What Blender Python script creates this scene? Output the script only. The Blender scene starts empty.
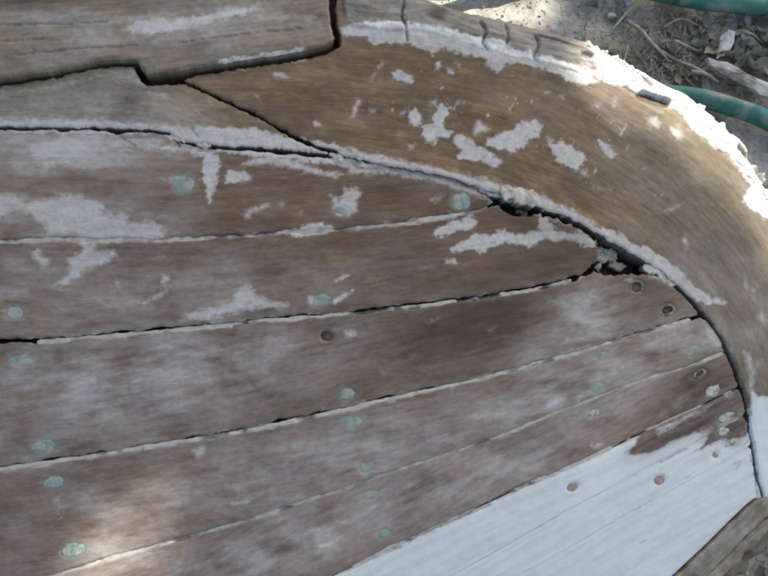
import bpy, math, random
import numpy as np
from mathutils import Vector

random.seed(7)
RNG = np.random.default_rng(11)
scene = bpy.context.scene
COL = scene.collection

# ------------------------------------------------------------------ camera
PITCH = math.radians(70.0)
HFOV = math.radians(55.0)
Z0 = 0.20                                   # height of the hull skin under the middle of the picture
DIST = 0.66
FPX = 384.0 / math.tan(HFOV / 2)
CF = np.array([0, math.cos(PITCH), -math.sin(PITCH)])
CU = np.array([0, math.sin(PITCH), math.cos(PITCH)])
CR = np.array([1.0, 0, 0])
CAM = np.array([0, 0, Z0]) - CF * DIST
cd = bpy.data.cameras.new('camera'); cam = bpy.data.objects.new('camera', cd); COL.objects.link(cam)
cam.location = CAM; cam.rotation_euler = (math.pi / 2 - PITCH, 0, 0)
cd.sensor_width = 36; cd.lens = 18 / math.tan(HFOV / 2); cd.clip_start = 0.01; cd.clip_end = 500
scene.camera = cam

# ------------------------------------------------------------------ sky, sun, exposure
SUN_EL, SUN_AZ = math.radians(42), math.radians(48)        # azimuth measured from +X towards +Y
SUN = np.array([math.cos(SUN_EL) * math.cos(SUN_AZ), math.cos(SUN_EL) * math.sin(SUN_AZ), math.sin(SUN_EL)])
w = bpy.data.worlds.new('World'); scene.world = w; w.use_nodes = True
nt = w.node_tree; bg = nt.nodes['Background']
sk = nt.nodes.new('ShaderNodeTexSky'); sk.sky_type = 'NISHITA'; sk.sun_disc = False
sk.air_density = 1.0; sk.dust_density = 4.0; sk.ozone_density = 0.6
sk.sun_elevation = SUN_EL; sk.sun_rotation = math.pi / 2 - SUN_AZ
nt.links.new(sk.outputs[0], bg.inputs[0]); bg.inputs[1].default_value = 0.12
sl = bpy.data.lights.new('sun', 'SUN'); sl.energy = 5.0; sl.angle = math.radians(0.53); sl.color = (1, 0.93, 0.82)
so = bpy.data.objects.new('sun', sl); COL.objects.link(so)
so.rotation_euler = Vector(-SUN).to_track_quat('-Z', 'Y').to_euler(); so.location = SUN * 12
scene.view_settings.view_transform = 'Standard'; scene.view_settings.look = 'None'
scene.view_settings.gamma = 1; scene.view_settings.use_curve_mapping = False
scene.view_settings.exposure = 0.98
scene.view_settings.use_white_balance = True; scene.view_settings.white_balance_temperature = 6750; scene.view_settings.white_balance_tint = 4
scene.render.engine = 'CYCLES'
scene.cycles.filter_width = 2.2
scene.cycles.max_bounces = 4; scene.cycles.diffuse_bounces = 3

# ------------------------------------------------------------------ numeric helpers
_perm = RNG.permutation(256); _perm = np.concatenate([_perm, _perm, _perm])
_ang = RNG.random(256) * 2 * math.pi
_gx, _gy = np.cos(_ang), np.sin(_ang)
def gnoise(x, y):
    xi = np.floor(x).astype(np.int64); yi = np.floor(y).astype(np.int64)
    xf = x - xi; yf = y - yi
    def g(dx, dy):
        h = _perm[_perm[(xi + dx) & 255] + ((yi + dy) & 255)]
        return _gx[h] * (xf - dx) + _gy[h] * (yf - dy)
    u = xf * xf * xf * (xf * (xf * 6 - 15) + 10); v = yf * yf * yf * (yf * (yf * 6 - 15) + 10)
    a = g(0, 0); b = g(1, 0); c = g(0, 1); d = g(1, 1)
    return (a + (b - a) * u + (c - a) * v + (a - b - c + d) * u * v) * 1.5
def fbm(x, y, o=4, gain=0.5):
    s = 0; a = 1.0; t = 0
    for k in range(o):
        s = s + a * gnoise(x * 2 ** k + 17.3 * k, y * 2 ** k + 9.1 * k); t += a; a *= gain
    return s / t
def sstep(a, b, x):
    t = np.clip((x - a) / (b - a), 0, 1); return t * t * (3 - 2 * t)
def smooth_line(pts, n=8):
    """Catmull-Rom through points hand-traced in image pixels."""
    p = np.array(pts, float); q = np.vstack([2 * p[0] - p[1], p, 2 * p[-1] - p[-2]]); out = []
    for i in range(1, len(q) - 2):
        for k in range(n):
            t = k / n
            out.append(0.5 * (2 * q[i] + (q[i+1] - q[i-1]) * t + (2*q[i-1] - 5*q[i] + 4*q[i+1] - q[i+2]) * t*t + (3*q[i] - q[i-1] - 3*q[i+1] + q[i+2]) * t**3))
    out.append(p[-1]); return np.array(out)
def line_dist(u, v, L):
    """distance, arclength and signed side of points to polyline L"""
    L = np.asarray(L, float); best = np.full(u.shape, 1e9); s = np.zeros(u.shape); side = np.zeros(u.shape); acc = 0
    for a, b in zip(L[:-1], L[1:]):
        d = b - a; l = math.hypot(*d)
        if l < 1e-9: continue
        t = np.clip(((u - a[0]) * d[0] + (v - a[1]) * d[1]) / l**2, 0, 1)
        px = u - a[0] - t * d[0]; py = v - a[1] - t * d[1]; dd = np.hypot(px, py)
        m = dd < best
        best = np.where(m, dd, best); s = np.where(m, acc + t * l, s)
        side = np.where(m, np.sign(d[0] * (v - a[1]) - d[1] * (u - a[0])), side); acc += l
    return best, s, side
def poly_sd(u, v, P):
    P = np.asarray(P, float); d, _, _ = line_dist(u, v, np.vstack([P, P[:1]])); ins = np.zeros(u.shape, bool)
    for a, b in zip(P, np.roll(P, -1, 0)):
        if a[1] == b[1]: continue
        c = ((a[1] > v) != (b[1] > v)) & (u < (b[0] - a[0]) * (v - a[1]) / (b[1] - a[1]) + a[0]); ins ^= c
    return np.where(ins, -d, d)

# ------------------------------------------------------------------ the hull skin: a real curved surface z = H(x, y)
def H(x, y):
    return Z0 - 0.16 * x + 0.20 * y - 0.16 * x * x - 0.22 * y * y - 0.10 * x * y
def rays(u, v):
    u = np.asarray(u, float); v = np.asarray(v, float)
    return CF + ((u - 384) / FPX)[..., None] * CR - ((v - 288) / FPX)[..., None] * CU
def skin(u, v):
    """image pixel (u, v) -> point on the hull skin, and its normal"""
    d = rays(u, v); t = np.full(d.shape[:-1], DIST)
    for _ in range(12):
        p = CAM + d * t[..., None]; f = p[..., 2] - H(p[..., 0], p[..., 1])
        gx = -0.16 - 0.32 * p[..., 0] - 0.10 * p[..., 1]; gy = 0.20 - 0.44 * p[..., 1] - 0.10 * p[..., 0]
        t = t - f / (d[..., 2] - gx * d[..., 0] - gy * d[..., 1])
    p = CAM + d * t[..., None]
    gx = -0.16 - 0.32 * p[..., 0] - 0.10 * p[..., 1]; gy = 0.20 - 0.44 * p[..., 1] - 0.10 * p[..., 0]
    n = np.stack([-gx, -gy, np.ones_like(gx)], -1); n /= np.linalg.norm(n, axis=-1, keepdims=True)
    return p, n
def at(u, v, z=0.0):
    d = rays(u, v); return CAM + d * ((z - CAM[2]) / d[..., 2])[..., None]

# ------------------------------------------------------------------ materials
def new_mat(name):
    m = bpy.data.materials.new(name); m.use_nodes = True; n = m.node_tree.nodes; return m, n, m.node_tree.links, n['Principled BSDF']
def node(n, t, **k):
    x = n.new(t)
    for a, b in k.items():
        if a.startswith('i_'): x.inputs[a[2:].replace('_', ' ')].default_value = b
        else: setattr(x, a, b)
    return x
def mixc(n, l, fac, a, b, blend='MIX'):
    x = n.new('ShaderNodeMix'); x.data_type = 'RGBA'; x.blend_type = blend
    for s, val in ((x.inputs[0], fac), (x.inputs[6], a), (x.inputs[7], b)):
        if hasattr(val, 'is_output'): l.new(val, s)
        elif isinstance(val, (int, float)): s.default_value = val
        else: s.default_value = (*val, 1)
    return x.outputs[2]
def math_(n, l, op, a, b=None, c=None):
    x = n.new('ShaderNodeMath'); x.operation = op
    for s, val in zip(x.inputs, (a, b, c)):
        if val is None: continue
        if hasattr(val, 'is_output'): l.new(val, s)
        else: s.default_value = val
    return x.outputs[0]
def maprange(n, l, v, a, b, c=0.0, d=1.0):
    x = n.new('ShaderNodeMapRange'); x.interpolation_type = 'SMOOTHSTEP'
    l.new(v, x.inputs[0]); x.inputs[1].default_value = a; x.inputs[2].default_value = b; x.inputs[3].default_value = c; x.inputs[4].default_value = d
    return x.outputs[0]
def old_wood():
    """bare weathered timber with chalk, old paint and dirt; masks are the wear marks traced in image pixels, plus paling painted where sun falls"""
    m, n, l, bs = new_mat('weathered_boat_timber')
    tint = node(n, 'ShaderNodeAttribute', attribute_name='tint'); mask = node(n, 'ShaderNodeAttribute', attribute_name='mask')
    pcol = node(n, 'ShaderNodeAttribute', attribute_name='paintcol')
    gr = node(n, 'ShaderNodeAttribute', attribute_name='grain')
    sep = n.new('ShaderNodeSeparateColor'); l.new(mask.outputs['Color'], sep.inputs[0]); P, HZ, D = sep.outputs[0], sep.outputs[1], sep.outputs[2]
    def nz(sx, sy, det=4, rough=.55, off=0):
        mp = n.new('ShaderNodeMapping'); l.new(gr.outputs['Vector'], mp.inputs[0]); mp.inputs['Scale'].default_value = (sx, sy, 1); mp.inputs['Location'].default_value = (off, off * 1.7, 0); mp.inputs['Rotation'].default_value = (0, 0, .45 + .37 * off)
        t = node(n, 'ShaderNodeTexNoise', i_Detail=det, i_Roughness=rough, i_Scale=1.0); l.new(mp.outputs[0], t.inputs['Vector']); return t.outputs['Fac']
    g1 = nz(26, 230, 4, .7); g2 = nz(120, 700, 3, .7, 3); g3 = nz(15, 26, 3, .6, 7); fine = nz(900, 900, 2, .7, 2); mid = nz(120, 280, 4, .65, 5)
    # growth rings / grain
    c = mixc(n, l, maprange(n, l, g1, .36, .66), (0.80, .77, .75), (1.16, 1.14, 1.12)); c = mixc(n, l, 1.0, tint.outputs['Color'], c, 'MULTIPLY')
    c2 = mixc(n, l, maprange(n, l, g2, .35, .65), (0.80, .78, .77), (1.18, 1.18, 1.18)); c = mixc(n, l, 0.6, c, c2, 'MULTIPLY')
    c3 = mixc(n, l, maprange(n, l, g3, .32, .68), (0.76, .74, .73), (1.22, 1.23, 1.25)); c = mixc(n, l, 0.7, c, c3, 'MULTIPLY')
    c = mixc(n, l, .75, c, mixc(n, l, maprange(n, l, mid, .34, .66), (.88, .87, .86), (1.12, 1.12, 1.12)), 'MULTIPLY')
    c = mixc(n, l, math_(n, l, 'MULTIPLY', maprange(n, l, nz(36, 560, 3, .65, 21), .45, .30), .62), c, (.045, .028, .016))
    c = mixc(n, l, math_(n, l, 'MULTIPLY', mask.outputs['Alpha'], maprange(n, l, mid, .3, .7, .3, .9)), c, (.20, .26, .225))
    fn = mixc(n, l, fine, (0.7, .7, .7), (1.3, 1.3, 1.3)); c = mixc(n, l, .6, c, fn, 'MULTIPLY')
    # dirt / damp
    c = mixc(n, l, math_(n, l, 'MULTIPLY', D, .93), c, (0.036, 0.021, 0.011))
    # chalky remains of sanded paint, sitting in the grain, plus the paling painted into the sun spot
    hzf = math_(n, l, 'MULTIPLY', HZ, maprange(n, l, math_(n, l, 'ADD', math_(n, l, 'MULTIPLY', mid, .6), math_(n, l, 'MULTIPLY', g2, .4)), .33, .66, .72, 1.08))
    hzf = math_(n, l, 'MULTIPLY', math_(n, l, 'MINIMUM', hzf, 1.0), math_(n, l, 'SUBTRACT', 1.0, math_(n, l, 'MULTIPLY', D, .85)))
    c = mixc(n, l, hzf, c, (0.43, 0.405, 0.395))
    # paint flakes, and the whitening of the sunlit stem edge
    pf = math_(n, l, 'ADD', P, math_(n, l, 'MULTIPLY', math_(n, l, 'SUBTRACT', mid, .5), .45)); pf = math_(n, l, 'ADD', pf, math_(n, l, 'MULTIPLY', math_(n, l, 'SUBTRACT', fine, .5), .06))
    scr = math_(n, l, 'ADD', math_(n, l, 'MULTIPLY', nz(210, 150, 3, .75, 31), .6), math_(n, l, 'MULTIPLY', nz(60, 420, 3, .7, 33), .4))
    scuff = math_(n, l, 'MAXIMUM', maprange(n, l, scr, .34, .60, .62, 1.0), maprange(n, l, P, .86, 1.10))
    pf = math_(n, l, 'MULTIPLY', pf, 1.0); pf = math_(n, l, 'MULTIPLY', math_(n, l, 'MULTIPLY', maprange(n, l, pf, .24, .80), scuff), math_(n, l, 'MULTIPLY', maprange(n, l, P, .1, 1.0, .42, 1.0), maprange(n, l, math_(n, l, 'ADD', math_(n, l, 'MULTIPLY', P, .5), nz(70, 120, 3, .7, 13)), .55, .95, .55, 1.0)))
    pv = mixc(n, l, maprange(n, l, math_(n, l, 'ADD', math_(n, l, 'MULTIPLY', nz(14, 190, 3, .65, 9), .65), math_(n, l, 'MULTIPLY', nz(60, 70, 3, .7, 19), .35)), .34, .64), (0.88, .875, .86), (1.04, 1.04, 1.04)); pc = mixc(n, l, 1.0, pcol.outputs['Color'], pv, 'MULTIPLY')
    pc = mixc(n, l, math_(n, l, 'MULTIPLY', D, .8), pc, (0.06, .05, .04))
    c = mixc(n, l, pf, c, pc)
    l.new(c, bs.inputs['Base Color'])
    r = maprange(n, l, g1, .3, .7, .70, .52); l.new(r, bs.inputs['Roughness']); bs.inputs['Specular IOR Level'].default_value = .42
    hgt = math_(n, l, 'ADD', math_(n, l, 'MULTIPLY', g2, .35), math_(n, l, 'MULTIPLY', g1, .4)); hgt = math_(n, l, 'ADD', hgt, math_(n, l, 'MULTIPLY', fine, .18))
    inv = math_(n, l, 'SUBTRACT', 1.0, math_(n, l, 'MULTIPLY', pf, .75)); hgt = math_(n, l, 'MULTIPLY', hgt, inv)
    hgt = math_(n, l, 'ADD', hgt, math_(n, l, 'MULTIPLY', pf, .35))
    b = n.new('ShaderNodeBump'); b.inputs['Strength'].default_value = .55; b.inputs['Distance'].default_value = 0.0006; l.new(hgt, b.inputs['Height']); l.new(b.outputs[0], bs.inputs['Normal'])
    return m
WOOD = old_wood()
def speckled(name, c1, c2, scale, rough=.8, bump=.3, bdist=.001, detail=5, c3=None, sc3=8, coord='Object'):
    m, n, l, bs = new_mat(name); tc = n.new('ShaderNodeTexCoord')
    t = node(n, 'ShaderNodeTexNoise', i_Scale=scale, i_Detail=detail, i_Roughness=.65); l.new(tc.outputs[coord], t.inputs['Vector'])
    c = mixc(n, l, maprange(n, l, t.outputs['Fac'], .33, .67), c1, c2)
    if c3:
        t3 = node(n, 'ShaderNodeTexNoise', i_Scale=sc3, i_Detail=4); l.new(tc.outputs[coord], t3.inputs['Vector'])
        c = mixc(n, l, maprange(n, l, t3.outputs['Fac'], .48, .66), c, c3)
    l.new(c, bs.inputs['Base Color']); bs.inputs['Roughness'].default_value = rough; bs.inputs['Specular IOR Level'].default_value = .3
    b = n.new('ShaderNodeBump'); b.inputs['Strength'].default_value = bump; b.inputs['Distance'].default_value = bdist; l.new(t.outputs['Fac'], b.inputs['Height']); l.new(b.outputs[0], bs.inputs['Normal'])
    return m
VERD = speckled('verdigris_copper', (.18, .235, .21), (.29, .355, .325), 90, .85, .4, .0004, c3=(.34, .33, .29), sc3=120)
VERD_PALE = speckled('chalky_verdigris', (.30, .34, .32), (.48, .50, .47), 120, .8, .6, .0006, c3=(.16, .15, .12), sc3=170)
WASHER = speckled('stained_washer', (.05, .05, .04), (.30, .30, .26), 160, .85, .6, .0006)
SUNK = speckled('dark_corroded_screw', (.045, .036, .026), (.13, .11, .085), 130, .8, .6, .0006)
RUST = speckled('rusty_iron', (.24, .17, .14), (.42, .34, .30), 260, .85, .7, .0006)
DARKW = speckled('dark_inner_timber', (.012, .010, .008), (.035, .027, .02), 60, .9)
SOIL = speckled('dusty_soil', (.34, .32, .285), (.50, .48, .44), 90, .95, .6, .004, 8, c3=(.17, .15, .125), sc3=14)
HOSE = speckled('green_hose_rubber', (.045, .170, .145), (.085, .235, .20), 55, .6, .25, .0008, c3=(.22, .30, .265), sc3=38)
STRAW = speckled('dry_straw', (.27, .235, .17), (.48, .44, .36), 60, .8)
TWIG = speckled('dry_twig', (.32, .27, .20), (.52, .46, .37), 80, .85)
BARK = speckled('pale_peeled_bark', (.36, .33, .31), (.58, .55, .53), 50, .8, .6, .002, c3=(.20, .17, .14), sc3=30)
CHIP = speckled('grey_wood_chip', (.42, .41, .40), (.60, .60, .60), 70, .8, .5, .001)
LEAF = [speckled('dry_leaf_brown', (.25, .21, .15), (.44, .39, .29), 60, .7, .5), speckled('dry_leaf_grey', (.33, .31, .28), (.52, .50, .46), 60, .7, .5),
        speckled('dry_leaf_olive', (.27, .27, .21), (.44, .44, .36), 60, .7, .5)]
TREE_LEAF = speckled('tree_foliage', (.04, .07, .02), (.09, .14, .04), 6, .6, 0)
TREE_BARK = speckled('tree_bark', (.10, .08, .06), (.20, .17, .14), 12, .9)

# ------------------------------------------------------------------ mesh helpers
def raw_mesh(name, V, polys, mats, attrs=None, smooth=None):
    me = bpy.data.meshes.new(name); V = np.asarray(V, np.float32); me.vertices.add(len(V)); me.vertices.foreach_set('co', V.ravel())
    loops = np.concatenate([p.ravel() for p in polys]).astype(np.int32); sizes = np.concatenate([np.full(len(p), p.shape[1]) for p in polys]).astype(np.int32)
    me.loops.add(len(loops)); me.loops.foreach_set('vertex_index', loops)
    st = np.concatenate([[0], np.cumsum(sizes)[:-1]]).astype(np.int32)
    me.polygons.add(len(sizes)); me.polygons.foreach_set('loop_start', st); me.polygons.foreach_set('loop_total', sizes)
    sm = np.ones(len(sizes), bool) if smooth is None else smooth
    me.polygons.foreach_set('use_smooth', sm)
    for k, a in (attrs or {}).items():
        if a.shape[1] == 4: me.attributes.new(k, 'FLOAT_COLOR', 'POINT').data.foreach_set('color', a.astype(np.float32).ravel())
        else: me.attributes.new(k, 'FLOAT_VECTOR', 'POINT').data.foreach_set('vector', a.astype(np.float32).ravel())
    for mt in mats: me.materials.append(mt)
    me.update(); me.validate(); return me
def link(name, me, parent=None):
    o = bpy.data.objects.new(name, me); COL.objects.link(o)
    if parent: o.parent = parent
    return o
def tag(o, label=None, cat=None, group=None, kind=None):
    for k, v_ in (('label', label), ('category', cat), ('group', group), ('kind', kind)):
        if v_: o[k] = v_
    return o
CASES = {1: ['0ad'], 2: ['1ba'], 3: ['01bd'], 4: ['2cb'], 5: ['0ad', '2cb'], 6: ['12ca'], 7: ['012cd'], 8: ['3dc'], 9: ['0ac3'], 10: ['1ba', '3dc'], 11: ['01bc3'], 12: ['23db'], 13: ['0ab23'], 14: ['123da'], 15: ['0123']}
def cut_sheet(field, box, sp):
    """mesh of {field < 0} on a grid: returns u, v, f, polygons, boundary edges"""
    u0, v0, u1, v1 = box; nu = int((u1 - u0) / sp) + 2; nv = int((v1 - v0) / sp) + 2
    U, V = np.meshgrid(u0 + np.arange(nu) * sp, v0 + np.arange(nv) * sp, indexing='ij'); F = field(U, V)
    ins = F < 0; ci = np.full(F.shape, -1, np.int64); ci[ins] = np.arange(ins.sum()); n = ins.sum()
    us, vs, fs = [U[ins]], [V[ins]], [F[ins]]
    hx = ins[:-1] != ins[1:]; hi = np.full(hx.shape, -1, np.int64); hi[hx] = n + np.arange(hx.sum()); n += hx.sum()
    t = (F[:-1] / np.where(hx, F[:-1] - F[1:], 1))[hx]; us.append(U[:-1][hx] + t * sp); vs.append(V[:-1][hx]); fs.append(np.zeros(hx.sum()))
    vx = ins[:, :-1] != ins[:, 1:]; vi = np.full(vx.shape, -1, np.int64); vi[vx] = n + np.arange(vx.sum()); n += vx.sum()
    t = (F[:, :-1] / np.where(vx, F[:, :-1] - F[:, 1:], 1))[vx]; us.append(U[:, :-1][vx]); vs.append(V[:, :-1][vx] + t * sp); fs.append(np.zeros(vx.sum()))
    key = {'0': ci[:-1, :-1], '1': ci[1:, :-1], '2': ci[1:, 1:], '3': ci[:-1, 1:], 'a': hi[:, :-1], 'b': vi[1:], 'c': hi[:, 1:], 'd': vi[:-1]}
    code = ins[:-1, :-1] * 1 + ins[1:, :-1] * 2 + ins[1:, 1:] * 4 + ins[:-1, 1:] * 8
    polys, edges = {}, []
    for c, lst in CASES.items():
        m = code == c
        if not m.any(): continue
        for s in lst:
            arr = np.stack([key[k][m] for k in s[::-1]], 1); polys.setdefault(len(s), []).append(arr)
            for a, b in zip(s, s[1:] + s[0]):
                if a in 'abcd' and b in 'abcd': edges.append(np.stack([key[a][m], key[b][m]], 1))
    return np.concatenate(us), np.concatenate(vs), np.concatenate(fs), [np.concatenate(v_) for v_ in polys.values()], np.concatenate(edges) if edges else np.zeros((0, 2), np.int64)
MM = 0.001
PXM = 0.0009
def piece(name, field, box, parent, height, thick=14 * MM, sp=1.35, mats=(WOOD,), paint=None, grain=None, bevel=(1.6, 1.2 * MM)):
    """a solid board lying on the hull skin: outline = field < 0 in image pixels, top surface raised by height(u, v, f)"""
    u, v, f, polys, edges = cut_sheet(field, box, sp); p, nrm = skin(u, v)
    h = height(u, v, f) if callable(height) else np.full(u.shape, float(height))
    e = np.clip(1 + f / bevel[0], 0, 1); h = h - bevel[1] * e * e
    top = p + nrm * h[:, None]; N = len(u)
    bi = np.unique(edges); remap = np.full(N, -1, np.int64); remap[bi] = np.arange(len(bi))
    V = np.concatenate([top, top[bi], (p - nrm * thick)[bi] + nrm[bi] * np.minimum(h[bi], 0)[:, None]])
    a, b = remap[edges[:, 0]], remap[edges[:, 1]]
    wall = np.stack([N + a, N + b, N + len(bi) + b, N + len(bi) + a], 1)
    polys = polys + [wall]; at_ = {}
    if paint:
        tint, mask, pc = paint(u, v, f, h); g = grain(u, v)
        def ext(x): return np.concatenate([x, x[bi], x[bi]])
        m2 = ext(mask); m2[N:, 0] *= .5; m2[N + len(bi):, 2] = .9
        at_ = {'tint': ext(tint), 'mask': m2, 'grain': ext(g), 'paintcol': ext(pc)}
    return link(name, raw_mesh(name, V, polys, mats, at_), parent)

# ------------------------------------------------------------------ hull outlines hand-traced in image pixels, projected onto the skin
RABBET = smooth_line([(-200, 124), (-90, 126), (0, 128), (60, 129), (120, 130), (165, 134), (185, 143), (230, 148), (285, 151), (335, 158), (395, 170), (440, 179), (495, 196), (540, 211), (575, 224), (606, 243), (645, 264), (672, 283), (697, 308), (716, 333), (731, 362), (742, 395), (749, 430), (755, 470), (762, 500)], 6)
SA = smooth_line([(-200, 241), (-80, 241), (0, 241), (80, 240), (160, 240), (215, 238), (260, 234), (330, 230), (390, 225), (440, 218), (475, 212), (499, 202)], 6)
SB = smooth_line([(-200, 356), (-80, 347), (0, 341), (40, 340), (80, 337), (140, 332), (200, 326), (260, 320), (330, 314), (400, 307), (450, 301), (500, 294), (545, 286), (580, 277), (600, 270), (622, 266)], 6)
SC = smooth_line([(-200, 505), (-80, 484), (0, 470), (45, 463), (100, 455), (170, 443), (250, 430), (330, 413), (385, 400), (440, 388), (500, 374), (550, 360), (630, 337), (700, 317)], 6)
SD = smooth_line([(-200, 650), (-80, 617), (60, 574), (100, 562), (140, 550), (190, 537), (256, 518), (310, 500), (370, 480), (450, 453), (510, 432), (560, 411), (600, 396), (640, 381), (690, 366), (727, 351)], 6)
SE = smooth_line([(130, 666), (250, 613), (330, 577), (385, 551), (430, 530), (470, 511), (512, 492), (560, 472), (605, 451), (640, 434), (690, 411), (738, 388)], 6)
SF = smooth_line([(250, 682), (400, 602), (470, 566), (560, 515), (610, 488), (662, 460), (705, 437), (743, 416)], 6)
SG = smooth_line([(360, 688), (450, 615), (522, 574), (580, 542), (622, 517), (690, 480), (748, 447)], 6)
RAIL = smooth_line([(540, 705), (600, 645), (640, 607), (673, 575), (705, 545), (730, 520), (752, 500), (775, 490), (830, 462)], 6)
CAP_IN = smooth_line([(300, 12), (345, 24), (380, 32), (420, 33), (465, 45), (510, 58), (555, 68), (598, 82), (640, 97), (672, 112), (705, 138), (735, 165), (768, 205), (800, 262), (822, 330), (832, 400), (836, 470)], 6)
CAP_OUT = smooth_line([(310, -52), (339, -34), (380, -16), (420, -5), (455, 6), (512, 20), (550, 29), (592, 41), (625, 57), (655, 76), (668, 84), (690, 95), (715, 116), (740, 140), (768, 184), (805, 240), (832, 315), (846, 390), (852, 470)], 6)
STEM_MID = smooth_line([(120, 90), (240, 90), (340, 95), (440, 105), (530, 130), (600, 165), (660, 205), (710, 255), (750, 320), (775, 390), (790, 470)], 6)
BOARD = [(-200, -60), (100, -62), (326, -50), (327, 0), (331, 30), (335, 43), (322, 52), (300, 57), (260, 63), (220, 69), (190, 74), (155, 78), (148, 78), (142, 72), (138, 64), (120, 64), (100, 66), (60, 75), (0, 84), (-200, 104)]
SCARF = [(182, 82), (196, 88), (215, 97), (240, 108), (262, 119), (285, 132), (300, 141), (318, 148), (336, 153)]

def sub(L, u0, u1):
    L = np.asarray(L); return L[(L[:, 0] >= u0) & (L[:, 0] <= u1)]

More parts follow.
